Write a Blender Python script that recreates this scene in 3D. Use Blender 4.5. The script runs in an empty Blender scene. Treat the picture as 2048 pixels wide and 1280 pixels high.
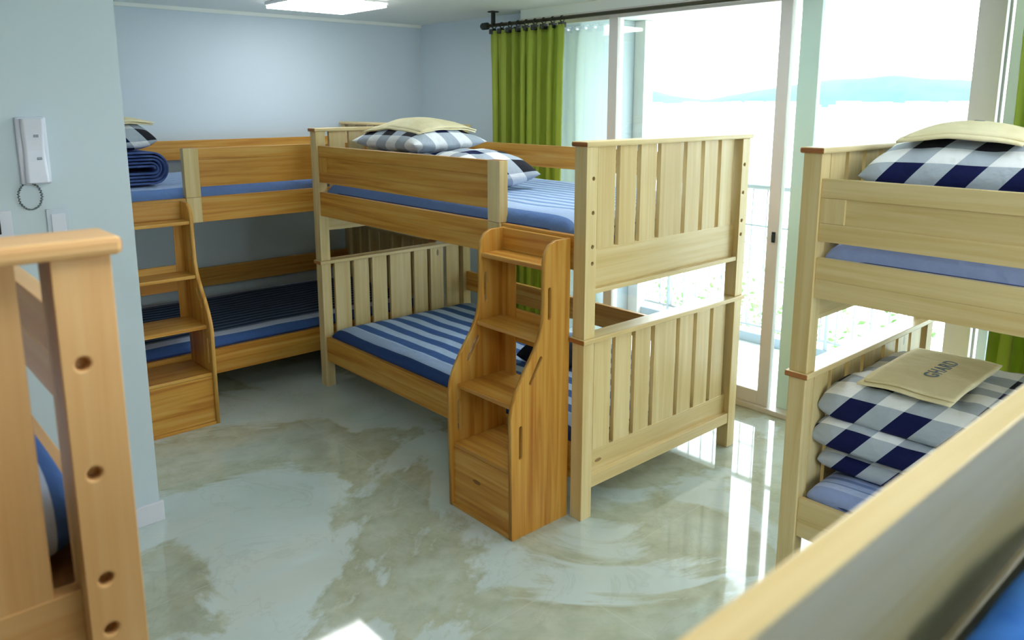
import bpy, bmesh, math, random
from mathutils import Vector, Matrix, noise
random.seed(7)
S = bpy.context.scene
C = S.collection
PI = math.pi

# ------------------------------------------------------------------ materials
def lin(r, g, b):
    f = lambda c: (c/255/12.92) if c/255 <= .04045 else ((c/255+.055)/1.055)**2.4
    return (f(r), f(g), f(b), 1)

class NT:
    def __init__(s, name):
        s.m = bpy.data.materials.new(name); s.m.use_nodes = True
        s.t = s.m.node_tree; s.n = s.t.nodes
        s.b = s.n['Principled BSDF']; s.out = s.n['Material Output']
    def add(s, typ, **kw):
        n = s.n.new(typ)
        for k, v in kw.items():
            if k in n.inputs.keys() and not hasattr(type(n), k): n.inputs[k].default_value = v
            else: setattr(n, k, v)
        return n
    def l(s, a, b): s.t.links.new(a, b)
    def math(s, op, a, b=None, clamp=False):
        n = s.n.new('ShaderNodeMath'); n.operation = op; n.use_clamp = clamp
        for i, v in enumerate((a, b)):
            if v is None: continue
            if isinstance(v, (int, float)): n.inputs[i].default_value = v
            else: s.l(v, n.inputs[i])
        return n.outputs[0]
    def mix(s, f, a, b, blend='MIX'):
        n = s.n.new('ShaderNodeMix'); n.data_type = 'RGBA'; n.blend_type = blend
        for i, v in ((0, f), (6, a), (7, b)):
            if isinstance(v, (int, float)): n.inputs[i].default_value = v
            elif isinstance(v, tuple): n.inputs[i].default_value = v
            else: s.l(v, n.inputs[i])
        return n.outputs[2]
    def ramp(s, f, stops, interp='LINEAR'):
        n = s.n.new('ShaderNodeValToRGB'); r = n.color_ramp; r.interpolation = interp
        while len(r.elements) < len(stops): r.elements.new(.5)
        for e, (p, c) in zip(r.elements, stops): e.position = p; e.color = c
        s.l(f, n.inputs[0]); return n.outputs[0]
    def noise(s, vec, scale, detail=3, rough=.5, dist=0):
        n = s.n.new('ShaderNodeTexNoise'); n.inputs['Scale'].default_value = scale
        n.inputs['Detail'].default_value = detail; n.inputs['Roughness'].default_value = rough
        n.inputs['Distortion'].default_value = dist
        s.l(vec, n.inputs['Vector']); return n.outputs['Fac']
    def mapping(s, vec, scale=(1, 1, 1), loc=(0, 0, 0)):
        n = s.n.new('ShaderNodeMapping'); n.inputs['Scale'].default_value = scale; n.inputs['Location'].default_value = loc
        s.l(vec, n.inputs['Vector']); return n.outputs[0]
    def bump(s, h, strength=.2, dist=.01):
        n = s.n.new('ShaderNodeBump'); n.inputs['Strength'].default_value = strength; n.inputs['Distance'].default_value = dist
        s.l(h, n.inputs['Height']); s.l(n.outputs[0], s.b.inputs['Normal'])

def plain(name, col, rough=.5, metal=0., spec=.5, emit=None, es=1.):
    t = NT(name); b = t.b
    b.inputs['Base Color'].default_value = col; b.inputs['Roughness'].default_value = rough
    b.inputs['Metallic'].default_value = metal; b.inputs['Specular IOR Level'].default_value = spec
    if emit: b.inputs['Emission Color'].default_value = emit; b.inputs['Emission Strength'].default_value = es
    return t.m

def wood_mat(name, dark, mid, light, rough=.38):
    t = NT(name)
    uv = t.add('ShaderNodeUVMap', uv_map='UVMap').outputs[0]
    g = t.noise(t.mapping(uv, (1.1, 26, 1)), 1.0, 4, .55, .6)
    g2 = t.noise(t.mapping(uv, (3.0, 110, 1)), 1.0, 2, .5, .2)
    pl = t.noise(t.mapping(uv, (.15, .6, 1)), 1.0, 0)
    c = t.ramp(g, [(.28, dark), (.5, mid), (.72, light)])
    c = t.mix(t.math('MULTIPLY', g2, .30), c, mid, 'MULTIPLY')
    tint = t.ramp(pl, [(.3, (.80, .74, .62, 1)), (.7, (1.0, 1.0, 1.0, 1))])
    c = t.mix(.7, c, tint, 'MULTIPLY')
    v = t.add('ShaderNodeTexVoronoi'); v.inputs['Scale'].default_value = 1.0
    t.l(t.mapping(uv, (2.0, 5.5, 1)), v.inputs['Vector'])
    sep = t.add('ShaderNodeSeparateColor'); t.l(v.outputs['Color'], sep.inputs[0])
    k = t.math('MULTIPLY', t.math('LESS_THAN', v.outputs['Distance'], .055), t.math('GREATER_THAN', sep.outputs[0], .74))
    c = t.mix(t.math('MULTIPLY', k, .75), c, lin(110, 62, 25))
    t.l(c, t.b.inputs['Base Color']); t.b.inputs['Roughness'].default_value = rough
    t.b.inputs['Specular IOR Level'].default_value = .4
    t.bump(g2, .06, .002)
    return t.m

WOOD = wood_mat('sheen_pale_pine_wood', lin(214, 188, 132), lin(224, 204, 154), lin(234, 218, 176), .32)  # paleness is window sheen put into the wood colour
HONEY = wood_mat('honey_pine_wood', lin(180, 116, 40), lin(214, 160, 72), lin(226, 186, 106), .34)
PEACH = wood_mat('peach_pine_wood', lin(214, 164, 106), lin(224, 180, 124), lin(232, 196, 144), .36)
WOOD_END = wood_mat('pine_end_grain', lin(140, 84, 40), lin(165, 105, 55), lin(185, 125, 72), .5)
WOODS = [WOOD, WOOD_END]; HONEYS = [HONEY, WOOD_END]
HOLE = plain('bolt_hole_dark', lin(60, 40, 25), .8)
WALL = NT('wall_paint')
_n = WALL.noise(WALL.add('ShaderNodeTexCoord').outputs['Object'], 90, 4)
WALL.b.inputs['Base Color'].default_value = lin(207, 221, 230); WALL.b.inputs['Roughness'].default_value = .7
WALL.bump(_n, .05, .003); WALL = WALL.m
CEIL = plain('ceiling_paint', lin(236, 242, 236), .8)
TRIM = plain('white_trim', lin(225, 226, 236), .45)
FRAME = plain('window_frame_pvc', lin(214, 210, 206), .35)
FRAME_TINT = plain('pale_green_frame', lin(200, 226, 216), .25)
STEEL = plain('painted_railing', lin(196, 204, 208), .4)

def floor_mat():
    t = NT('polished_marble_floor')
    co = t.add('ShaderNodeTexCoord').outputs['Object']
    w = t.noise(co, 1.3, 5, .6, .5)
    cloud = t.noise(t.mapping(co, (1, 1, 1), (4.1, .6, 0)), 1.0, 7, .58, .7)
    fine = t.noise(co, 9, 5, .6, .4)
    base = t.ramp(w, [(.3, lin(182, 196, 192)), (.55, lin(196, 209, 207)), (.75, lin(208, 219, 219))])
    tan = t.ramp(fine, [(.35, lin(164, 168, 146)), (.65, lin(184, 189, 170))])
    m = t.ramp(cloud, [(.50, (0, 0, 0, 1)), (.53, (1, 1, 1, 1)), (.62, (.6, .6, .6, 1)), (.75, (.3, .3, .3, 1))])
    c = t.mix(m, base, tan)
    vein = t.noise(t.mapping(co, (1, 1, 1), (5, 3, 0)), 1.4, 5, .6, 1.6)
    vm = t.ramp(vein, [(.488, (0, 0, 0, 1)), (.5, (1, 1, 1, 1)), (.512, (0, 0, 0, 1))])
    c = t.mix(t.math('MULTIPLY', vm, .12), c, lin(125, 130, 112))
    # faint light joints between large square tiles
    sep = t.add('ShaderNodeSeparateXYZ'); t.l(co, sep.inputs[0])
    j = None
    for o, off in ((0, .42), (1, .3)):
        f = t.math('FRACT', t.math('ADD', t.math('DIVIDE', sep.outputs[o], .9), off))
        q = t.math('LESS_THAN', f, .005)
        j = q if j is None else t.math('MAXIMUM', j, q)
    c = t.mix(t.math('MULTIPLY', j, .35), c, lin(200, 204, 196))
    t.l(c, t.b.inputs['Base Color'])
    t.b.inputs['Roughness'].default_value = .045
    t.b.inputs['Specular IOR Level'].default_value = .75
    return t.m
FLOOR = floor_mat()

def glass_mat(name, tint):
    t = NT(name); t.n.remove(t.b)
    tr = t.add('ShaderNodeBsdfTransparent'); tr.inputs[0].default_value = tint
    gl = t.add('ShaderNodeBsdfGlossy'); gl.inputs['Roughness'].default_value = .0
    fr = t.add('ShaderNodeFresnel'); fr.inputs[0].default_value = 1.45
    mx = t.add('ShaderNodeMixShader')
    t.l(t.math('MULTIPLY', fr.outputs[0], .7), mx.inputs[0]); t.l(tr.outputs[0], mx.inputs[1]); t.l(gl.outputs[0], mx.inputs[2])
    t.l(mx.outputs[0], t.out.inputs[0]); return t.m
GLASS = glass_mat('window_glass', (.95, .98, .97, 1))
GLASS_G = glass_mat('green_tinted_glass', (.80, .93, .89, 1))

def stripe_mat(name, ca, cb, period, duty=.5, side=None, half=.55, band=None, band_w=.1, thin=0.):
    """stripes running along local Y; side = colour of the mattress edge, band = pale band beside it"""
    t = NT(name)
    co = t.add('ShaderNodeTexCoord').outputs['Object']
    sep = t.add('ShaderNodeSeparateXYZ'); t.l(co, sep.inputs[0]); x = sep.outputs[0]
    wob = t.math('MULTIPLY', t.math('SUBTRACT', t.noise(co, 2.5, 2), .5), .02)
    xx = t.math('ADD', x, wob)
    f = t.math('FRACT', t.math('DIVIDE', t.math('ADD', xx, 10), period))
    s = t.ramp(f, [(0, (1, 1, 1, 1)), (max(duty-.02, .01), (1, 1, 1, 1)), (duty+.02, (0, 0, 0, 1)), (.97, (0, 0, 0, 1)), (1, (1, 1, 1, 1))])
    c = t.mix(s, ca, cb)
    if thin:
        f2 = t.math('FRACT', t.math('DIVIDE', t.math('ADD', xx, 10), period/thin))
        c = t.mix(t.math('MULTIPLY', t.math('LESS_THAN', f2, .3), .35), c, cb)
    ax = t.math('ABSOLUTE', x)
    if band: c = t.mix(t.math('GREATER_THAN', ax, half-band_w), c, band)
    if side: c = t.mix(t.math('GREATER_THAN', ax, half-.028), c, side)
    n = t.noise(co, 60, 3); c = t.mix(t.math('MULTIPLY', n, .25), c, (.5, .55, .65, 1), 'MULTIPLY')
    t.l(c, t.b.inputs['Base Color']); t.b.inputs['Roughness'].default_value = .9
    t.b.inputs['Specular IOR Level'].default_value = .15
    t.bump(t.noise(co, 14, 3), .5, .02)
    return t.m

def check_mat(name, p=.19):
    t = NT(name)
    co = t.add('ShaderNodeTexCoord').outputs['Object']
    sep = t.add('ShaderNodeSeparateXYZ'); t.l(co, sep.inputs[0])
    u = t.math('ADD', sep.outputs[0], t.math('MULTIPLY', sep.outputs[2], .8))
    v = t.math('ADD', sep.outputs[1], t.math('MULTIPLY', sep.outputs[2], .8))
    a = t.math('GREATER_THAN', t.math('FRACT', t.math('DIVIDE', t.math('ADD', u, 10), p)), .5)
    b = t.math('GREATER_THAN', t.math('FRACT', t.math('DIVIDE', t.math('ADD', v, 10), p)), .5)
    k = t.math('GREATER_THAN', t.math('FRACT', t.math('DIVIDE', t.math('ADD', u, 10), p*2)), .5)
    dark = t.mix(k, lin(22, 28, 74), lin(40, 40, 48))
    both = t.math('MULTIPLY', a, b); one = t.math('MAXIMUM', a, b)
    c = t.mix(one, lin(234, 237, 242), lin(172, 182, 196))
    c = t.mix(both, c, dark)
    t.l(c, t.b.inputs['Base Color']); t.b.inputs['Roughness'].default_value = .85
    t.b.inputs['Specular IOR Level'].default_value = .15
    t.bump(t.noise(co, 18, 3), .5, .02)
    return t.m

def cloth_mat(name, col, col2=None, scale=6, rough=.9):
    t = NT(name); co = t.add('ShaderNodeTexCoord').outputs['Object']
    n = t.noise(co, scale, 3, .5, .5)
    c = t.mix(t.ramp(n, [(.35, (0, 0, 0, 1)), (.65, (1, 1, 1, 1))]), col, col2 or col)
    t.l(c, t.b.inputs['Base Color']); t.b.inputs['Roughness'].default_value = rough
    t.b.inputs['Specular IOR Level'].default_value = .15
    t.bump(t.noise(co, 22, 4), .4, .015); return t.m

NAVY_SIDE = lin(52, 76, 128)
M_WIDE = stripe_mat('wide_blue_stripes', lin(178, 200, 232), lin(66, 98, 158), .133, .5, NAVY_SIDE, .55, lin(160, 180, 216), .11)
M_PALE = stripe_mat('pale_blue_stripes', lin(178, 198, 226), lin(122, 152, 200), .078, .42, lin(104, 134, 190), .55, lin(168, 190, 226), .11)
M_DARK = stripe_mat('navy_fine_stripes', lin(48, 66, 100), lin(120, 140, 172), .066, .28, lin(70, 100, 160), .55, lin(196, 208, 236), .10)
M_LILAC = stripe_mat('lilac_blue_stripes', lin(166, 182, 224), lin(120, 140, 192), .05, .4, lin(146, 162, 208), .55, lin(176, 190, 226), .06)
CHECK = check_mat('navy_white_gingham')
CREAM = cloth_mat('cream_cotton', lin(236, 226, 190), lin(226, 214, 172), 8)
ROLL = cloth_mat('rolled_mat_cloth', lin(84, 104, 160), lin(62, 80, 134), 12)
BLUE = cloth_mat('bright_blue_fleece', lin(70, 128, 206), lin(38, 92, 176), 14)
INK = plain('grey_blue_ink', lin(96, 116, 130), .8)
BLACKISH = cloth_mat('dark_fabric', lin(34, 36, 48), lin(22, 24, 34), 10)

# ------------------------------------------------------------------ mesh helpers
class MB:
    def __init__(s):
        s.bm = bmesh.new(); s.uv = s.bm.loops.layers.uv.new('UVMap')
    def box(s, a, b, g=2, end=True):
        lo = [min(a[i], b[i]) for i in range(3)]; hi = [max(a[i], b[i]) for i in range(3)]
        v = [s.bm.verts.new((x, y, z)) for x in (lo[0], hi[0]) for y in (lo[1], hi[1]) for z in (lo[2], hi[2])]
        F = [((0, 1, 3, 2), 0), ((4, 6, 7, 5), 0), ((0, 4, 5, 1), 1), ((2, 3, 7, 6), 1), ((0, 2, 6, 4), 2), ((1, 5, 7, 3), 2)]
        ro, rv = random.random()*40, random.random()*40
        for idx, ax in F:
            f = s.bm.faces.new([v[i] for i in idx])
            oth = [k for k in range(3) if k != ax]
            if ax == g:
                if end: f.material_index = 1
                ua, va = oth
            else:
                ua = g; va = [k for k in oth if k != g][0]
            for lp in f.loops:
                lp[s.uv].uv = (lp.vert.co[ua]+ro, lp.vert.co[va]+rv+ax*3)
    def tube(s, pts, r, n=10, closed=False):
        pts = [Vector(p) for p in pts]; rings = []
        N = len(pts)
        for i, p in enumerate(pts):
            a = pts[i-1] if (i > 0 or closed) else pts[i]; b = pts[(i+1) % N] if (i < N-1 or closed) else pts[i]
            d = (b-a).normalized(); up = Vector((0, 0, 1)) if abs(d.z) < .9 else Vector((1, 0, 0))
            x = d.cross(up).normalized(); y = x.cross(d)
            rr = r[i] if isinstance(r, (list, tuple)) else r
            rings.append([s.bm.verts.new(p+x*rr*math.cos(2*PI*k/n)+y*rr*math.sin(2*PI*k/n)) for k in range(n)])
        M = N if closed else N-1
        for i in range(M):
            A, B = rings[i], rings[(i+1) % N]
            for k in range(n):
                f = s.bm.faces.new((A[k], A[(k+1) % n], B[(k+1) % n], B[k])); f.smooth = True
        if not closed:
            s.bm.faces.new(rings[0][::-1]); s.bm.faces.new(rings[-1])
    def build(s, name, mats, parent=None, bevel=0., smooth=False, solid=0.):
        bmesh.ops.recalc_face_normals(s.bm, faces=s.bm.faces)
        me = bpy.data.meshes.new(name); s.bm.to_mesh(me); s.bm.free()
        for m in (mats if isinstance(mats, (list, tuple)) else [mats]): me.materials.append(m)
        if smooth: me.polygons.foreach_set('use_smooth', [True]*len(me.polygons))
        o = bpy.data.objects.new(name, me); C.objects.link(o)
        if parent: o.parent = parent
        if solid:
            q = o.modifiers.new('thickness', 'SOLIDIFY'); q.thickness = solid; q.offset = 0
        if bevel:
            q = o.modifiers.new('bevel', 'BEVEL'); q.width = bevel; q.segments = 2; q.limit_method = 'ANGLE'; q.angle_limit = .6
        return o

def tag(o, label, cat, group=None):
    o['label'] = label; o['category'] = cat
    if group: o['group'] = group
    return o
def thing(name, label, cat, loc=(0, 0, 0), rz=0., group=None):
    o = bpy.data.objects.new(name, None); C.objects.link(o)
    o.location = loc; o.rotation_euler = (0, 0, rz); o.empty_display_size = .1
    return tag(o, label, cat, group)
def struct(o): o['kind'] = 'structure'; return o
def copy_tree(o, parent=None):
    c = o.copy(); C.objects.link(c); c.parent = parent
    for ch in [k for k in bpy.data.objects if k.parent == o]: copy_tree(ch, c)
    return c
def sbox(name, a, b, mat, bevel=0.):
    m = MB(); m.box(a, b, end=False); return struct(m.build(name, mat, bevel=bevel))

def cut_holes(o, holes, r, depth):
    """bores blind round holes along Y into o; holes = (x, y, z, direction)"""
    bm = bmesh.new()
    for (x, y, z, d) in holes:
        n = 16; y0, y1 = y-d*.01, y+d*depth
        A = [bm.verts.new((x+r*math.cos(2*PI*k/n), y0, z+r*math.sin(2*PI*k/n))) for k in range(n)]
        B = [bm.verts.new((x+r*math.cos(2*PI*k/n), y1, z+r*math.sin(2*PI*k/n))) for k in range(n)]
        bm.faces.new(A); bm.faces.new(B[::-1])
        for k in range(n): bm.faces.new((A[k], B[k], B[(k+1) % n], A[(k+1) % n]))
    bmesh.ops.recalc_face_normals(bm, faces=bm.faces)
    me = bpy.data.meshes.new('cut'); bm.to_mesh(me); bm.free()
    c = bpy.data.objects.new('cut', me); C.objects.link(c)
    q = o.modifiers.new('b', 'BOOLEAN'); q.operation = 'DIFFERENCE'; q.object = c; q.solver = 'EXACT'
    bpy.context.view_layer.update()
    dg = bpy.context.evaluated_depsgraph_get()
    nm = bpy.data.meshes.new_from_object(o.evaluated_get(dg)); nm.name = o.name
    old = o.data; o.data = nm; o.modifiers.clear()
    bpy.data.objects.remove(c); bpy.data.meshes.remove(old)

def profile(name, outline, holes, y0, y1, m, parent):
    """outline in (w, z), extruded along Y between y0 and y1; holes cut through"""
    cu = bpy.data.curves.new('c', 'CURVE'); cu.dimensions = '2D'; cu.fill_mode = 'BOTH'; cu.extrude = abs(y1-y0)/2
    for poly in [outline]+holes:
        sp = cu.splines.new('POLY'); sp.points.add(len(poly)-1); sp.use_cyclic_u = True
        for p, (a, b) in zip(sp.points, poly): p.co = (a, b, 0, 1)
    t = bpy.data.objects.new('c', cu); C.objects.link(t); bpy.context.view_layer.update()
    me = bpy.data.meshes.new_from_object(t.evaluated_get(bpy.context.evaluated_depsgraph_get()))
    bpy.data.objects.remove(t); bpy.data.curves.remove(cu)
    b = MB(); b.bm.free(); b.bm = bmesh.new(); b.bm.from_mesh(me); bpy.data.meshes.remove(me)
    bmesh.ops.remove_doubles(b.bm, verts=b.bm.verts, dist=1e-5)
    ym = (y0+y1)/2
    for v in b.bm.verts: v.co = Vector((m*v.co.x, ym+v.co.z, v.co.y))
    uv = b.bm.loops.layers.uv.verify(); uv.name if hasattr(uv, 'name') else None
    for f in b.bm.faces:
        f.material_index = 0
        for lp in f.loops: lp[uv].uv = (lp.vert.co.z+13*y0, lp.vert.co.x+lp.vert.co.y+7*y1)
    o = b.build(name, HONEYS, parent)
    o.data.uv_layers[0].name = 'UVMap'
    return o

# ------------------------------------------------------------------ bunk bed
W, L, PW = 1.195, 2.302, .067
SLATS = [(.100, .211), (.239, .350), (.378, .489), (.517, .683), (.711, .822), (.850, .961), (.989, 1.100)]
def bunk_bed(label, m):
    root = thing('bunk_bed', label, 'bunk bed', group=None)
    def bx(b, w0, w1, y0, y1, z0, z1, g): b.box((m*w0, y0, z0), (m*w1, y1, z1), g)
    for e in (0, 1):
        Y = (lambda y: y) if e == 0 else (lambda y: L-y)
        for (w0, w1, wc) in ((0, .065, .042), (W-.065, W, W-.042)):
            b = MB(); bx(b, w0, w1, Y(0), Y(PW), .827, 1.628, 2); o = b.build('upper_post', WOODS, root)
            d = 1 if e == 0 else -1
            cut_holes(o, [(m*wc, Y(0), z, d) for z in (1.500, 1.360, 1.218, 1.148)], .0085, .02)
            q = o.modifiers.new('bevel', 'BEVEL'); q.width = .003; q.segments = 2; q.limit_method = 'ANGLE'; q.angle_limit = 1.0
            b = MB(); bx(b, w0, w1, Y(0), Y(PW), 0, .805, 2); b.build('lower_post', WOODS, root, .003)
        b = MB(); bx(b, -.012, W+.012, Y(-.012), Y(.079), 1.628, 1.65, 0); b.build('top_cap', WOODS, root, .007)
        b = MB(); bx(b, -.012, W+.012, Y(-.012), Y(.079), .805, .827, 0); b.build('middle_cap', WOODS, root, .004)
        b = MB()
        for a, c in SLATS: bx(b, a, c, Y(.03), Y(.052), 1.185, 1.629, 2)
        bx(b, .064, W-.064, Y(.029), Y(.053), 1.035, 1.20, 0)
        bx(b, .065, W-.065, Y(.004), Y(.053), 1.015, 1.036, 0)
        b.build('upper_slatted_panel', WOODS, root, .002)
        b = MB()
        for a, c in SLATS: bx(b, a, c, Y(.03), Y(.052), .28, .806, 2)
        bx(b, .064, W-.064, Y(.029), Y(.053), .19, .295, 0)
        bx(b, .065, W-.065, Y(.004), Y(.053), .137, .192, 0)
        b.build('lower_slatted_panel', WOODS, root, .002)
    y0, y1 = PW, L-PW
    for nm, w0, w1, z0, z1 in (('upper_side_rail', .012, .04, 1.113, 1.26), ('lower_side_rail', .012, .04, .175, .33),
                               ('upper_side_rail', W-.04, W-.012, 1.113, 1.26), ('lower_side_rail', W-.04, W-.012, .175, .33),
                               ('upper_back_rail', W-.04, W-.012, 1.40, 1.537), ('lower_back_rail', W-.04, W-.012, .46, .60)):
        b = MB(); zm = z0+(z1-z0)*.48
        bx(b, w0, w1, y0, y1, z0, zm, 1); bx(b, w0, w1, y0, y1, zm, z1, 1); b.build(nm, HONEYS, root, .002)
    # guard rail with framed recessed panel
    b = MB(); g0 = .62
    bx(b, .012, .037, g0, y1, 1.475, 1.543, 1); bx(b, .012, .037, g0, y1, 1.32, 1.385, 1)
    bx(b, .012, .037, y1-.09, y1, 1.385, 1.475, 2)
    g = b.build('guard_rail', HONEYS, root, .002)
    b = MB(); bx(b, .019, .031, g0, y1-.088, 1.383, 1.477, 1); b.build('panel', HONEYS, g)
    b = MB(); bx(b, 0, .05, .534, g0, 1.262, 1.546, 2); bx(b, 0, .0115, .534, g0, 1.113, 1.262, 2)
    b.build('guard_post', WOODS, root, .003)
    for z, nm in ((1.168, 'upper_bed_base'), (.255, 'lower_bed_base')):
        b = MB(); bx(b, .041, W-.041, y0+.001, y1-.001, z, z+.018, 0)
        for k in range(5):
            yy = y0+.1+k*.48; bx(b, .041, W-.041, yy, yy+.07, z-.03, z, 0)
        b.build(nm, WOODS, root)
    return root

def bunk_stairs(label, m, loc, rz, sw=.09):
    root = thing('bunk_stairs', label, 'stairs', loc, rz)
    out = [(-.003, .0), (-.33, .0), (-.335, .54), (-.326, .59), (-.305, .645), (-.27, .705), (-.235, .755), (-.20, .805), (-.172, .86),
           (-.157, .92), (-.152, 1.0), (-.152, 1.16), (-.145, 1.20), (-.122, 1.232), (-.09, 1.248), (-.003, 1.25)]
    def slot(a, c, r=.010):
        a, c = Vector(a), Vector(c); d = (c-a).normalized(); n = Vector((-d.y, d.x)); P = []
        for base, sg in ((c, 1), (a, -1)):
            for k in range(7):
                t = -PI/2+PI*k/6
                P.append(tuple(base + sg*(d*math.cos(t)*r) - sg*(n*math.sin(t)*r)))
        return P
    holes = [slot((-.282, .36), (-.282, .49)), slot((-.226, .672), (-.170, .765)), slot((-.122, .93), (-.122, 1.05))]
    for y in (.082, .489):
        profile('side_panel', out, [list(h) for h in holes], y, y+.02, m, root)
    def bx(b, w0, w1, y0, y1, z0, z1, g): b.box((m*w0, y0, z0), (m*w1, y1, z1), g)
    ya, yb = .1025, .4885
    for wf, z in ((-.318, .305), (-.292, .575), (-.178, .845), (-.148, 1.15)):
        b = MB(); bx(b, wf, -.004, ya, yb, z-.02, z, 1); b.build('tread', HONEYS, root, .003)
    b = MB(); bx(b, -.318, -.30, ya, yb, .018, .284, 1); b.build('front_panel', HONEYS, root)
    b = MB(); bx(b, -.328, -.004, ya, yb, .0, .017, 1); b.build('base_board', HONEYS, root)
    b = MB(); bx(b, -.02, -.004, ya, yb, 1.151, 1.248, 1); b.build('top_back_board', HONEYS, root)
    b = MB(); bx(b, -.02, -.004, ya, yb, .735, .824, 1); b.build('back_board', HONEYS, root)
    b = MB(); bx(b, -.02, -.004, ya, yb, .495, .554, 1); b.build('back_board', HONEYS, root)
    b = MB(); bx(b, -.02, -.004, ya, yb, .846, .885, 1); b.build('back_board', HONEYS, root)
    b = MB(); bx(b, -.024, -.021, yb-sw, yb, .576, .824, 2); bx(b, -.024, -.021, yb-sw, yb, .846, 1.129, 2); b.build('back_stile', HONEYS, root)
    return root

bedA = bunk_bed('pine bunk bed in the middle of the room with stairs at its near left corner', 1)
bedB = bunk_bed('pine bunk bed against the back wall, partly hidden behind the grey wall corner', -1)
bedB.location = (-1.252, 2.454, 0); bedB.rotation_euler.z = -PI/2
bedC = copy_tree(bedA); bedC.location = (.301, -.76-L, 0)
bedC['label'] = 'pine bunk bed at the right edge beside the window, piled with checked quilts'
bedD = copy_tree(bedA); bedD.location = (-3.272, -1.15, 0)
bedD['label'] = 'blurred pine bunk bed close at the left edge, its post with round bolt holes'
bedE = copy_tree(bedA); bedE.location = (-2.95, -1.936, 0); bedE.rotation_euler.z = -PI/2
bedE['label'] = 'blurred pine bunk bed in the lower right corner, its guard rail crossing diagonally'
stA = bunk_stairs('pine storage stairs with curved sides at the middle bunk bed', 1, (0, 0, 0), 0)
stB = bunk_stairs('pine stairs beside the grey wall corner, leading to the bunk by the back wall', -1, (-1.252, 2.454, 0), -PI/2, .05)
def rewood(root, mat):
    for o in [k for k in bpy.data.objects if k.parent == root or (k.parent and k.parent.parent == root)]:
        if o.type == 'MESH' and (mat is PEACH or o.material_slots[0].material == HONEY):
            o.material_slots[0].link = 'OBJECT'; o.material_slots[0].material = mat
rewood(bedC, WOOD); rewood(bedE, WOOD)  # rails of these bunks take the wood colour with painted-in sheen
bpy.context.view_layer.update()
rewood(bedD, PEACH)
for b_ in (bedA, bedB, bedC, bedD, bedE): b_['group'] = 'pine bunk beds'
for b_ in (stA, stB): b_['group'] = 'stairs of the bunk beds'

# ------------------------------------------------------------------ soft things
def puff(name, mats, a, b, ht, hb, e=10, p=.5, n=36, amp=.004, fr=3., seed=0., parent=None, pinch=0., sag=None):
    """cushion: half sizes a, b; top bulge ht, bottom bulge hb"""
    bm = bmesh.new(); bm.loops.layers.uv.new('UVMap')
    def w(t): return math.sin(t*PI/2) if abs(t) < 1 else math.copysign(1, t)
    G = {}
    for side in (1, -1):
        for i in range(n+1):
            for j in range(n+1):
                edge = i in (0, n) or j in (0, n)
                if side == -1 and edge: G[(side, i, j)] = G[(1, i, j)]; continue
                u, v = w(2*i/n-1), w(2*j/n-1)
                k = max(0., (1-abs(u)**e)*(1-abs(v)**e))**p
                x = a*u*(1-pinch*(1-v*v)); y = b*v*(1-pinch*(1-u*u))
                nz = noise.noise(Vector((x*fr+seed, y*fr, seed)))*amp*2 + noise.noise(Vector((x*fr*3+seed, y*fr*3, seed)))*amp
                z = (ht if side == 1 else -hb)*k + (nz if side == 1 else 0)*k
                if edge: z = 0
                if sag: z += sag(x, y)
                G[(side, i, j)] = bm.verts.new((x, y, z))
    for side in (1, -1):
        for i in range(n):
            for j in range(n):
                q = [G[(side, i, j)], G[(side, i+1, j)], G[(side, i+1, j+1)], G[(side, i, j+1)]]
                try: f = bm.faces.new(q if side == 1 else q[::-1]); f.smooth = True
                except ValueError: pass
    me = bpy.data.meshes.new(name); bm.to_mesh(me); bm.free()
    for mm in (mats if isinstance(mats, list) else [mats]): me.materials.append(mm)
    o = bpy.data.objects.new(name, me); C.objects.link(o)
    if parent: o.parent = parent
    return o

def mattress(label, mat, loc, rz, length, z0, z1, width=1.11, parent=None):
    h = (z1-z0)/2
    r = thing('mattress', label, 'mattress', (loc[0], loc[1], z0+h), rz, 'striped mattresses')
    o = puff('cover', mat, width/2, length/2, h, h, e=22, p=.42, n=44, amp=.004, fr=2.2, seed=loc[0]*3+z0, parent=r)
    pts = []
    for k in range(60):
        t = 2*PI*k/60; cx, sy = math.cos(t), math.sin(t)
        pts.append((math.copysign(abs(cx)**.12, cx)*width/2, math.copysign(abs(sy)**.12, sy)*length/2, 0))
    b = MB(); b.tube(pts, .005, 6, True); b.build('piping', plain('navy_piping', lin(40, 58, 110), .8), r)
    return r
LM = L-2*PW
def bedpos(bx, by, rz, m, w, y):
    x = m*w; c, s = math.cos(rz), math.sin(rz)
    return (bx+c*x-s*y, by+s*x+c*y)
q = bedpos(0, 0, 0, 1, W/2, PW+.04+(LM-.06)/2)
mattress('pale blue striped mattress on the top of the middle bunk bed', M_PALE, (q[0], q[1]), 0, LM-.1, 1.187, 1.335)
mattress('wide blue striped mattress on the bottom of the middle bunk bed', M_WIDE, (W/2, PW+LM/2, 0), 0, LM-.03, .274, .392)
qb = bedpos(-1.252, 2.454, -PI/2, -1, W/2, L/2)
mattress('light blue mattress on the top bunk against the back wall', M_PALE, qb, -PI/2, LM-.03, 1.187, 1.325)
mattress('dark navy striped mattress on the bottom bunk against the back wall', M_DARK, qb, -PI/2, LM-.03, .274, .398)
qc = bedpos(.301, -.76-L, 0, 1, W/2, L/2)
mattress('lilac blue striped mattress on the top of the right window bunk', M_LILAC, qc, 0, LM-.03, 1.187, 1.33)
mattress('light blue mattress under the checked quilt on the bottom of the right window bunk', M_LILAC, qc, 0, LM-.03, .274, .40)
qd = bedpos(-3.272, -1.15, 0, 1, W/2, L/2)
mattress('blue and white mattress on the top bunk close at the left edge', M_DARK, qd, 0, LM-.03, 1.187, 1.345)
mattress('striped mattress on the bottom bunk close at the left edge', M_WIDE, qd, 0, LM-.03, .274, .392)
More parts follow.
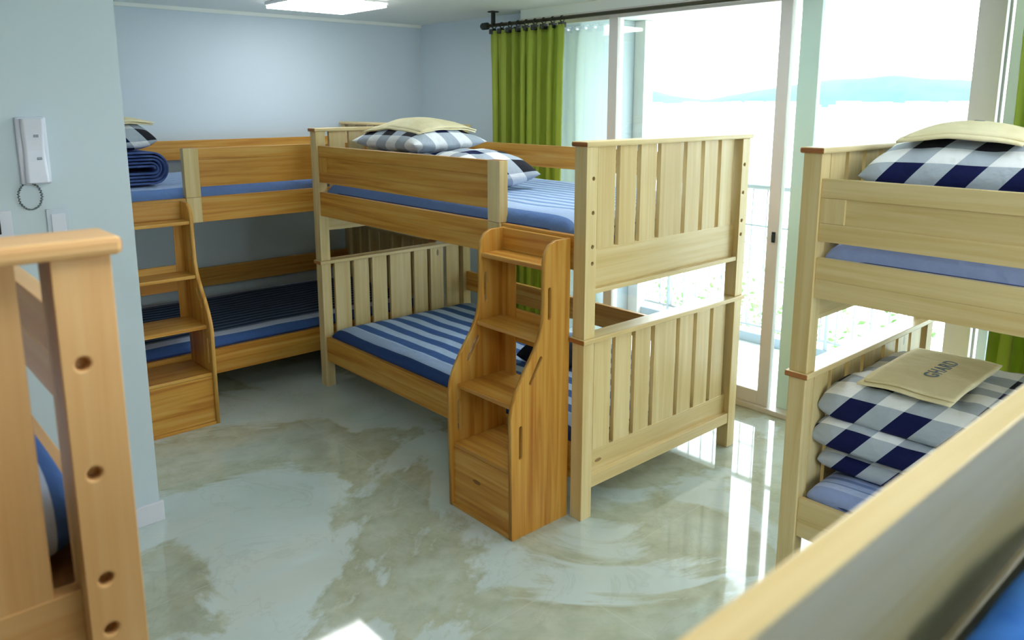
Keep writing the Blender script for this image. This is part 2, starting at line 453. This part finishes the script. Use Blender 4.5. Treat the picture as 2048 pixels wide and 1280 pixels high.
qe = bedpos(-2.95, -1.936, -PI/2, 1, W/2, L/2)
mattress('mattress under the bright blue blanket in the lower right corner', M_PALE, qe, -PI/2, LM-.03, 1.187, 1.325)
o = puff('blanket', BLUE, .555, .95, .10, .006, e=26, p=.3, n=60, amp=.010, fr=6, seed=3.3)
o.location = (-1.75, -2.536, 1.335); o.rotation_euler.z = PI/2
tag(o, 'bright blue fleece blanket on the near bunk in the lower right corner', 'blanket')

# --- folded quilts and cream sheets
def quilt(label, loc, rz, layers, group='checked quilts', e=4.5, p=.5):
    r = thing('folded_quilt', label, 'quilt', loc, rz, group)
    z = 0
    for i, (a, b, h, dx, dy, pin) in enumerate(layers):
        o = puff('fold', CHECK, a, b, h*.62, h*.42, e=e, p=p, n=40, amp=.012, fr=5, seed=loc[0]*7+i*1.7, parent=r, pinch=pin)
        o.location = (dx, dy, z+h*.42); z += h*.86
    return r
def drape(label, loc, rz, a, b, hump, curve, folds=2, print_text=None, tx=None):
    r = thing('folded_sheet', label, 'sheet', loc, rz, 'cream folded sheets')
    def f(x, y):
        return hump*(1-abs(x/a)**2.2*curve)*(1-abs(y/b)**2.2*curve) + .006*noise.noise(Vector((x*9, y*9, loc[0])))
    for k in range(folds):
        bmk = MB(); n = 22; s = 1-.035*k; off = .012*k
        V = [[bmk.bm.verts.new((a*s*(2*i/n-1)+off, b*s*(2*j/n-1)-off, f(a*(2*i/n-1)*.98, b*(2*j/n-1)*.98)+.011*k)) for j in range(n+1)] for i in range(n+1)]
        for i in range(n):
            for j in range(n): bmk.bm.faces.new((V[i][j], V[i+1][j], V[i+1][j+1], V[i][j+1]))
        o = bmk.build('fold', CREAM, r, smooth=True)
        q = o.modifiers.new('thickness', 'SOLIDIFY'); q.thickness = .008; q.offset = 0
    if print_text:
        cu = bpy.data.curves.new('t', 'FONT'); cu.body = print_text; cu.size = tx[2]; cu.align_x = 'CENTER'; cu.align_y = 'CENTER'; cu.extrude = .0006; cu.offset = .001; cu.space_character = 1.15
        t = bpy.data.objects.new('t', cu); C.objects.link(t); bpy.context.view_layer.update()
        me = bpy.data.meshes.new_from_object(t.evaluated_get(bpy.context.evaluated_depsgraph_get()))
        bpy.data.objects.remove(t)
        ca, sa = math.cos(tx[3]), math.sin(tx[3])
        for v in me.vertices:
            x, y = v.co.x*ca-v.co.y*sa+tx[0], v.co.x*sa+v.co.y*ca+tx[1]
            v.co = (x, y, f(x, y)+.011*(folds-1)+.0052+v.co.z)
        me.materials.clear(); me.materials.append(INK)
        o = bpy.data.objects.new('printed_lettering', me); C.objects.link(o); o.parent = r
        o['label'] = 'grey blue printed lettering'
    return r

# middle bunk, top
quilt('checked quilt folded at the head of the middle top bunk', (.50, 1.83, 1.335), .05,
      [(.36, .385, .19, .0, .0, .04), (.28, .31, .17, .0, .03, .05)], e=2.8)
drape('cream sheet lying on the checked quilt of the middle top bunk', (.50, 1.86, 1.610), .1, .23, .26, .090, .62)
quilt('checked pillow beside the quilt on the middle top bunk, behind the guard rail', (.40, 1.19, 1.337), -.1, [(.26, .24, .20, 0, 0, .08)], e=3)
# back wall bunk, top (rolled mat, quilt, sheet)
def rolled_mat(label, loc, rz, length):
    r = thing('rolled_mat', label, 'rolled mat', loc, rz)
    b = MB(); a0 = .13; P = []
    turns, n = 4.6, 30
    for i in range(int(turns*n)+1):
        t = i/n; ang = 2*PI*t; rr = .012+.019*t
        x = math.cos(ang)*rr; x += a0 if math.cos(ang) > 0 else -a0
        P.append((x, math.sin(ang)*rr))
    V = []
    for j in range(7):
        y = -length/2+length*j/6
        V.append([b.bm.verts.new((p[0]+.004*math.sin(j*2+k*.3), y, p[1])) for k, p in enumerate(P)])
    for j in range(6):
        for k in range(len(P)-1): b.bm.faces.new((V[j][k], V[j][k+1], V[j+1][k+1], V[j+1][k]))
    o = b.build('roll', ROLL, r, smooth=True)
    q = o.modifiers.new('thickness', 'SOLIDIFY'); q.thickness = .0105; q.offset = 0
    return r
rolled_mat('navy blue mat rolled up on the top bunk beside the grey wall corner', (-.975, 2.82, 1.428), 0, .45)
quilt('checked quilt on the rolled navy mat by the grey wall corner', (-1.02, 2.83, 1.53), 0, [(.22, .22, .14, 0, 0, .05)])
drape('cream sheet topmost on the pile beside the grey wall corner', (-1.00, 2.82, 1.672), .2, .17, .18, .035, .6)
# right bunk, top
quilt('plump checked quilt on the top of the right window bunk', (.86, -1.16, 1.33), .12,
      [(.40, .35, .13, 0, 0, .05), (.38, .33, .25, .01, -.01, .03)], e=3)
drape('cream sheet with a small print on the plump quilt of the right top bunk', (.74, -1.15, 1.655), .1, .20, .19, .072, .6, 2, 'HARU', (.03, -.02, .045, .1))
# right bunk, bottom
quilt('tall pile of checked quilt folded in layers on the bottom of the right window bunk', (.80, -1.13, .40), .04,
      [(.36, .33, .11, .02, -.01, .01), (.37, .34, .13, 0, 0, .0), (.37, .33, .145, .02, 0, .01)], e=9, p=.36)
drape('cream sheet with grey lettering on the quilt pile of the right bottom bunk', (.76, -1.09, .772), .03, .28, .16, .022, .4, 2, 'GHARD', (.03, -.03, .07, .0))
o = puff('bundle', BLACKISH, .13, .16, .10, .05, e=3, p=.5, n=20, amp=.012)
o.location = (.60, .78, .43); tag(o, 'dark rounded bundle on the wide striped mattress behind the middle stairs', 'bundle')

# ------------------------------------------------------------------ room shell
XW, YB, HC = 1.84, 3.707, 2.463
XL, YF = -4.6, -4.3
sbox('floor', (XL, YF, -.12), (1.86, YB, 0), FLOOR)
sbox('ceiling', (XL-.1, YF-.1, HC), (XW+.1, YB+.1, HC+.12), CEIL)
sbox('wall_back', (XL-.1, YB, 0), (XW+.12, YB+.12, HC), WALL)
sbox('wall_left', (XL-.12, YF-.1, 0), (XL, YB, HC), WALL)
sbox('wall_front', (XL, YF-.12, 0), (XW+.12, YF, .9), WALL)
sbox('wall_front_left', (XL, YF-.12, .9), (-1.35, YF, HC), WALL)
sbox('wall_front_right', (1.2, YF-.12, .9), (XW+.12, YF, HC), WALL)
sbox('wall_front_top', (-1.35, YF-.12, 2.36), (1.2, YF, HC), WALL)
b = MB()
for k in (2, 3):
    xa, xb = -3.9+k*1.275, -3.9+(k+1)*1.275
    b.box((xa, YF-.09, .9), (xa+.05, YF-.04, 2.36), end=False); b.box((xb-.05, YF-.09, .9), (xb, YF-.04, 2.36), end=False)
    b.box((xa+.05, YF-.09, .9), (xb-.05, YF-.04, .95), end=False); b.box((xa+.05, YF-.09, 2.31), (xb-.05, YF-.04, 2.36), end=False)
_w = struct(b.build('window_6', FRAME)); b = MB()  # unseen window added in the front wall to brighten the room
for k in (2, 3): b.box((-3.85+k*1.275, YF-.068, .95), (-2.675+k*1.275, YF-.062, 2.31), end=False)
b.build('pane', GLASS, _w)
sbox('wall_right', (XW, 2.25, 0), (XW+.12, YB, HC), WALL)
sbox('wall_corner', (XL, 1.25, 0), (-1.36, YB, HC), WALL)
sbox('wall_lintel', (1.70, YF, 2.40), (XW+.12, 2.25, HC), CEIL)
sbox('baseboard_corner', (XL, 1.236, 0), (-1.346, 1.2495, .09), TRIM, .002)
sbox('baseboard_back', (-1.36, YB-.012, 0), (XW, YB, .09), TRIM, .002)
sbox('baseboard_right', (XW-.012, 2.26, 0), (XW, YB-.013, .09), TRIM, .002)
sbox('trim_1', (-1.36, YB-.02, HC-.025), (XW, YB, HC), CEIL)

# ---- window wall: sliding sashes
def sash(n, ya, yb, x, st0, st1, glass, fm=FRAME, zb=.03, zt=2.375, fm0=None):
    """ya > yb; stiles st0 at ya side, st1 at yb side"""
    b = MB()
    b.box((x-.02, ya-st0, zb), (x+.02, ya, zt), end=False); 
    o = struct(b.build('window_%d' % n, fm0 or fm, bevel=.003))
    b = MB(); b.box((x-.02, yb, zb), (x+.02, yb+st1, zt), end=False)
    b.box((x-.02, yb+st1, zb), (x+.02, ya-st0, zb+.085), end=False); b.box((x-.02, yb+st1, zt-.03), (x+.02, ya-st0, zt), end=False)
    b.build('sash_frame', fm, o, .003)
    b = MB(); b.box((x-.003, yb+st1-.01, zb+.08), (x+.003, ya-st0+.01, zt-.025), end=False)
    b.build('pane', glass, o)
    return o
sash(1, 2.20, 1.36, 1.79, .06, .06, GLASS)
w2 = sash(2, 1.416, .115, 1.745, .075, .07, GLASS)
sash(3, .085, -.925, 1.79, .115, .06, GLASS, fm0=FRAME_TINT)
sash(4, -.80, -2.05, 1.745, .115, .07, GLASS)
sash(5, -1.98, -3.2, 1.79, .07, .07, GLASS)
b = MB(); b.box((1.715, .13, 1.02), (1.724, .15, 1.08), end=False); b.box((1.708, .133, 1.035), (1.716, .147, 1.065), end=False)
b.build('latch', plain('black_plastic', lin(30, 40, 38), .4), w2, .002)
sbox('wall_window_pier', (1.71, YF, 0), (XW+.12, -3.2, 2.40), WALL)
sbox('trim_2', (1.70, -3.2, 0), (1.84, 2.25, .03), FRAME, .003)
sbox('trim_3', (1.70, -3.2, 2.375), (1.84, 2.25, 2.40), FRAME, .003)
sbox('trim_4', (1.70, 2.20, .03), (1.84, 2.25, 2.375), FRAME, .003)

# ---- balcony
PALE = plain('balcony_wall_paint', lin(158, 168, 172), .8)
BEIGE = plain('balcony_column_paint', lin(150, 150, 134), .8)
sbox('floor_balcony', (1.86, -4.0, -.30), (3.12, 2.35, -.03), plain('balcony_tiles', lin(220, 226, 228), .3))
sbox('wall_balcony_end', (1.97, 2.19, -.03), (3.12, 2.33, 2.46), PALE)
sbox('trim_5', (2.93, 2.08, -.03), (3.05, 2.189, 2.46), FRAME, .004)
sbox('trim_6', (3.02, -.66, -.03), (3.12, -.545, 2.46), BEIGE, .004)
sbox('trim_7', (2.98, -3.9, -.03), (3.10, 2.079, .045), plain('blue_grey_kerb', lin(168, 186, 200), .6), .004)
sbox('ceiling_balcony', (1.97, -4.0, 2.463), (3.12, 2.35, 2.56), CEIL)
rl = thing('balcony_railing', 'grey metal balcony railing of thin upright bars beyond the sliding windows', 'railing', (3.0, -1, .045))
b = MB(); b.tube([(0, -2.9, 1.135), (0, 3.05, 1.135)], .022, 10); b.build('top_rail', STEEL, rl)
b = MB(); b.tube([(0, -2.9, .06), (0, 3.05, .06)], .012, 8); b.build('bottom_rail', STEEL, rl)
b = MB(); b.tube([(0, -2.9, .84), (0, 3.05, .84)], .008, 8); b.build('middle_rail', STEEL, rl)
for k in range(5):
    y = -2.8+k*1.4
    b = MB(); b.tube([(0, y, 0), (0, y, 1.12)], .016, 8); b.build('post', STEEL, rl)
for k in range(48):
    y = -2.75+k*.12
    b = MB(); b.tube([(0, y, .06), (0, y, 1.12)], .006, 6); b.build('bar', STEEL, rl)

# ------------------------------------------------------------------ curtains
def curtain_mat():
    t = NT('lime_green_curtain'); co = t.add('ShaderNodeTexCoord').outputs['Object']
    n = t.noise(t.mapping(co, (3, 3, .4)), 3, 2)
    c = t.mix(n, lin(178, 192, 84), lin(158, 176, 72))
    t.l(c, t.b.inputs['Base Color']); t.b.inputs['Roughness'].default_value = .8; t.b.inputs['Specular IOR Level'].default_value = .2
    tr = t.add('ShaderNodeBsdfTranslucent'); t.l(c, tr.inputs[0])
    mx = t.add('ShaderNodeMixShader'); mx.inputs[0].default_value = .28
    t.l(t.b.outputs[0], mx.inputs[1]); t.l(tr.outputs[0], mx.inputs[2]); t.l(mx.outputs[0], t.out.inputs[0])
    return t.m
CURT = curtain_mat()
RODM = plain('dark_bronze_rod', lin(70, 66, 46), .35, .4)
BLK = plain('black_tape', lin(30, 34, 26), .6)
def curtain(label, x, ya, yb, folds, seed):
    r = thing('curtain', label, 'curtain', (x, (ya+yb)/2, 0), 0, 'lime green curtains')
    n, mz = folds*14, 30
    def pos(s, z):
        t = (z-.04)/2.28
        ph = s*folds*2*PI + .5*math.sin(s*9+seed) + .25*noise.noise(Vector((s*5, z*1.2, seed)))
        amp = .032*(1-.25*t) + .012*noise.noise(Vector((s*7, z*.8, seed+4)))
        squeeze = 1-.03*math.sin(t*PI)
        y = (ya-yb)/2*(1-2*s)*squeeze + .014*math.sin(ph*2+1)
        if t > .93: amp *= .75
        return (amp*math.sin(ph)+.010*math.sin(ph*2.3+seed), y, z)
    b = MB(); V = [[b.bm.verts.new(pos(i/n, .04+2.28*j/mz)) for j in range(mz+1)] for i in range(n+1)]
    for i in range(n):
        for j in range(mz): b.bm.faces.new((V[i][j], V[i+1][j], V[i+1][j+1], V[i][j+1]))
    b.build('cloth', CURT, r, smooth=True, solid=.003)
    for k in range(folds+1):
        s = min(max((k+.2)/(folds+.4), 0), 1); y = (ya-yb)/2*(1-2*s)*.98
        b = MB(); b.box((-.022, y-.020, 2.30), (.022, y+.020, 2.335), end=False); b.build('header_tab', BLK, r, .003)
    return r
XR, ZR = 1.60, 2.362
curtain('lime green pleated curtain hanging at the left of the window', XR, 2.47, 1.70, 8, 1.3)
curtain('lime green curtain beyond the bottom bunk at the right edge', XR, -1.03, -1.72, 7, 4.1)
rod = thing('curtain_rod', 'dark curtain rod along the top of the window', 'curtain rod', (XR, 0, ZR))
b = MB(); b.tube([(0, 2.50, 0), (0, -3.3, 0)], .013, 12); b.build('pole', RODM, rod)
b = MB(); b.tube([(0, 2.50, 0), (0, 2.505, 0), (0, 2.56, 0), (0, 2.575, 0)], [.018, .026, .026, .016], 14); b.build('finial', BLK, rod)
for y in (2.44, -.15, -2.9):
    b = MB(); b.box((-.012, y-.012, .010), (.012, y+.012, HC-ZR-.001), end=False); b.box((-.03, y-.03, HC-ZR-.009), (.03, y+.03, HC-ZR-.001), end=False)
    b.build('bracket', BLK, rod, .002)
for i in range(9):
    y = 2.43-i*.088
    pts = [(.020*math.cos(2*PI*k/16), y, .020*math.sin(2*PI*k/16)-.006) for k in range(16)]
    b = MB(); b.tube(pts, .0045, 6, True); b.build('ring', BLK, rod)

# ------------------------------------------------------------------ wall things
WHITE = plain('white_plastic', lin(222, 226, 240), .35)
GREY = plain('grey_plastic', lin(150, 160, 176), .5)
CORD = plain('grey_cord', lin(112, 126, 132), .6)
ic = thing('wall_intercom', 'white wall intercom handset with coiled cord on the grey wall', 'intercom', (-1.69, 1.25, 1.627))
b = MB(); b.box((-.050, -.022, -.125), (.050, -.0005, .125), end=False); b.build('base', WHITE, ic, .008)
b = MB()
pr = []
for k in range(13):
    t = k/12; z = .118-.236*t; d = .052 - .014*math.sin(t*PI) ; pr.append((z, d))
hw = .034
V = []
for z, d in pr:
    w_ = hw*(1+.10*abs(math.cos((z+.118)/.236*PI)))
    V.append([b.bm.verts.new((x, y, z)) for x, y in ((-w_, -.0225), (-w_, -d+.006), (-w_+.008, -d), (w_-.008, -d), (w_, -d+.006), (w_, -.0225))])
for i in range(12):
    for k in range(5): b.bm.faces.new((V[i][k], V[i][k+1], V[i+1][k+1], V[i+1][k]))
    b.bm.faces.new((V[i][5], V[i][0], V[i+1][0], V[i+1][5]))
b.bm.faces.new(V[0]); b.bm.faces.new(V[-1][::-1])
hs = b.build('handset', WHITE, ic, .003)
for z, x in ((.055, .008), (-.028, .012)):
    b = MB(); b.box((x-.008, -.045, z-.005), (x+.008, -.0405, z+.005), end=False); b.build('button', GREY, hs, .001)
pts = []
for k in range(90):
    t = 2*PI*k/90*0.97 + PI*.55
    cx, cz = -.028+.038*math.cos(t), -.168+.050*math.sin(t)
    a = k*1.9
    pts.append((cx+.0035*math.cos(a), -.018+.0035*math.sin(a), cz))
b = MB(); b.tube(pts, .0028, 6); b.build('coiled_cord', CORD, ic)
sw = thing('light_switch', 'white square light switch low on the grey wall above the blurred bed cap', 'switch', (-1.632, 1.25, 1.345))
b = MB(); b.box((-.038, -.009, -.06), (.038, -.0005, .06), end=False); b.build('plate', plain('switch_plate', lin(204, 216, 228), .4), sw, .002)
b = MB(); b.box((-.024, -.014, -.04), (.024, -.0092, .04), end=False); b.build('rocker', WHITE, sw, .002)
db = thing('wall_control_panel', 'small white plate with a black screen at the left edge of the grey wall', 'wall panel', (-1.835, 1.25, 1.36))
b = MB(); b.box((-.045, -.012, -.05), (.050, -.0005, .05), end=False); b.build('plate', WHITE, db, .002)
b = MB(); b.box((-.040, -.018, -.034), (.012, -.0122, .034), end=False); b.build('screen', plain('black_screen', (.01, .01, .012, 1), .2), db, .002)

# ------------------------------------------------------------------ ceiling lights
LAMP = plain('lamp_diffuser', (1, 1, 1, 1), .5, emit=(.96, .99, 1, 1), es=7.)
LFR = plain('lamp_frame', lin(235, 235, 235), .4)
def lamp(x, y, label):
    r = thing('ceiling_light', label, 'ceiling light', (x, y, HC), 0, 'square ceiling panels')
    b = MB(); h = .295
    for s in (-1, 1):
        b.box((-h, s*h-.006, -.012), (h, s*h+.006, -.001), end=False); b.box((s*h-.006, -h+.006, -.021), (s*h+.006, h-.006, -.001), end=False)
    b.build('frame', LFR, r)
    b = MB(); b.box((-h+.007, -h+.007, -.040), (h-.007, h-.007, -.004), end=False); b.build('diffuser', LAMP, r)
    return r
lamp(.405, 2.76, 'square lit panel on the ceiling near the back wall')
for x, y, t in ((.41, .35, 'added unseen square ceiling panel over the middle bunk bed'), (.41, -2.2, 'added unseen square ceiling panel over the right window bunk'),
                (-1.75, -1.6, 'added unseen square ceiling panel over the two near bunks'), (-3.7, -.8, 'added unseen square ceiling panel over the far left of the room')):
    lamp(x, y, t)  # out-of-view panels added to raise the room's brightness

# ------------------------------------------------------------------ outdoors
def ridge(name, label, x, ys, prof, base, depth, col):
    b = MB(); n = 60; m_ = 8
    V = []
    for i in range(n+1):
        s = i/n; y = ys[0]+(ys[1]-ys[0])*s
        h = 0
        for (s0, h0), (s1, h1) in zip(prof, prof[1:]):
            if s0 <= s <= s1: h = h0+(h1-h0)*(s-s0)/(s1-s0)
        row = []
        for j in range(m_+1):
            t = j/m_; z = base+(h-base)*math.sin(t*PI)**.8
            z += noise.noise(Vector((y*.012, t*4, x)))*5*math.sin(t*PI)
            row.append(b.bm.verts.new((x+depth*(t-.5), y, z)))
        V.append(row)
    for i in range(n):
        for j in range(m_): b.bm.faces.new((V[i][j], V[i+1][j], V[i+1][j+1], V[i][j+1]))
    o = b.build(name, col, smooth=True); struct(o); return o
HILL = cloth_mat('haze_tinted_hillside', lin(72, 96, 108), lin(64, 88, 100), .02)  # bluish haze of distance is put into this base colour
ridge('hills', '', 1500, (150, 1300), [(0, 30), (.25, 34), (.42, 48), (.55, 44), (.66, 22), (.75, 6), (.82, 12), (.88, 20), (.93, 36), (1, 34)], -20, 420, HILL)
sbox('ground_plain', (12, -900, -12.2), (1700, 2500, -12), plain('pale_fields', lin(196, 202, 190), .9))
sbox('ground_river', (560, -900, -11.99), (900, 2500, -11.7), plain('river_water', lin(84, 112, 118), .4))
sbox('ground_yard', (3.3, -60, -12.1), (12, 60, -11.9), plain('yard', lin(132, 150, 118), .9))
b = MB(); random.seed(11)
for k in range(220):
    y = random.uniform(250, 1250); x = random.uniform(900, 1250); h = random.uniform(4, 15); w_ = random.uniform(8, 26)
    b.box((x, y, -12), (x+w_, y+w_, -12+h), end=False)
o = b.build('far_town', plain('white_far_buildings', lin(225, 228, 230), .9)); o['kind'] = 'stuff'
tag(o, 'pale far town at the foot of the hazy hills', 'town')
LEAF = cloth_mat('pale_spring_leaves', lin(104, 132, 84), lin(84, 112, 66), 2)
BARK = plain('grey_bark', lin(130, 120, 108), .9)
def tree(label, x, y, top, seed, leaves):
    r = thing('tree', label, 'tree', (x, y, -12), 0, 'trees below the balcony')
    rnd = random.Random(seed); b = MB(); tips = []
    H = top+12
    b.tube([(0, 0, 0), (.1, .05, H*.3), (0, .1, H*.62)], [.22, .17, .11], 8)
    for k in range(16):
        a = rnd.uniform(0, 2*PI); z0 = H*rnd.uniform(.35, .62); ln = H*rnd.uniform(.12, .24)
        e1 = Vector((math.cos(a)*ln*.5, math.sin(a)*ln*.5, z0+ln*.5)); e2 = Vector((math.cos(a+.3)*ln*.8, math.sin(a+.3)*ln*.8, min(H*.98, z0+ln*1.1)))
        b.tube([(0, .1, z0), e1, e2], [.06, .04, .015], 6); tips += [e1, e2]
        for q in range(4):
            a2 = a+rnd.uniform(-1, 1); d = Vector((math.cos(a2), math.sin(a2), rnd.uniform(.2, 1)))*ln*rnd.uniform(.2, .4)
            e = (e1 if q % 2 else e2)+d; e.z = min(e.z, H); b.tube([e1 if q % 2 else e2, e], [.02, .008], 5); tips.append(e)
    b.build('trunk', BARK, r)
    b = MB()
    for e in tips:
        for q in range(leaves):
            c = e+Vector([rnd.gauss(0, .38) for _ in range(3)])
            if c.z > H: c.z = H
            s = rnd.uniform(.05, .10); R = Matrix.Rotation(rnd.uniform(0, 6), 3, Vector((rnd.random(), rnd.random(), rnd.random()+.1)).normalized())
            b.bm.faces.new([b.bm.verts.new(c+R@Vector(p)*s) for p in ((-1, 0, 0), (0, -.6, .1), (1, 0, 0), (0, .6, .1))])
    b.build('foliage', LEAF, r)
tree('bare branched tree behind the gap between the two decks of the middle bunk', 9.0, 6.6, -.6, 1, 14)
tree('thinly leaved tree just right of the middle bunk, beyond the balcony', 11.5, 3.4, -.2, 2, 26)
tree('pale green tree seen under the top deck of the right bunk', 8.5, 1.2, -.5, 3, 34)
tree('pale green tree far right beyond the railing', 11, -2.6, -.8, 4, 30)
tree('slender tree left behind the middle bunk, beyond the railing', 15, 9.5, -1.2, 5, 22)

# ------------------------------------------------------------------ world, camera
wd = bpy.data.worlds.new('sky'); S.world = wd; wd.use_nodes = True
bg = wd.node_tree.nodes['Background']; bg.inputs[0].default_value = (.84, .93, 1.0, 1); bg.inputs[1].default_value = 7.5

cd = bpy.data.cameras.new('camera'); cam = bpy.data.objects.new('camera', cd); C.objects.link(cam)
cam.location = (-2.336, -2.152, 1.805); cam.rotation_euler = (math.radians(90-11.009), 0, math.radians(-41.918))
cd.sensor_width = 36; cd.lens = 1574.3/2048*36; cd.shift_y = (510.4-640)/2048; cd.clip_start = .02; cd.clip_end = 5000
cd.dof.use_dof = True; cd.dof.focus_distance = 3.4; cd.dof.aperture_fstop = 5.0
S.camera = cam
S.view_settings.view_transform = 'Standard'; S.view_settings.look = 'None'; S.view_settings.gamma = 1; S.view_settings.use_curve_mapping = False
S.view_settings.exposure = 0.56
S.cycles.use_denoising = True; S.cycles.max_bounces = 8; S.cycles.diffuse_bounces = 4; S.cycles.glossy_bounces = 3; S.cycles.sample_clamp_indirect = 10; S.cycles.transparent_max_bounces = 12; S.cycles.caustics_reflective = False
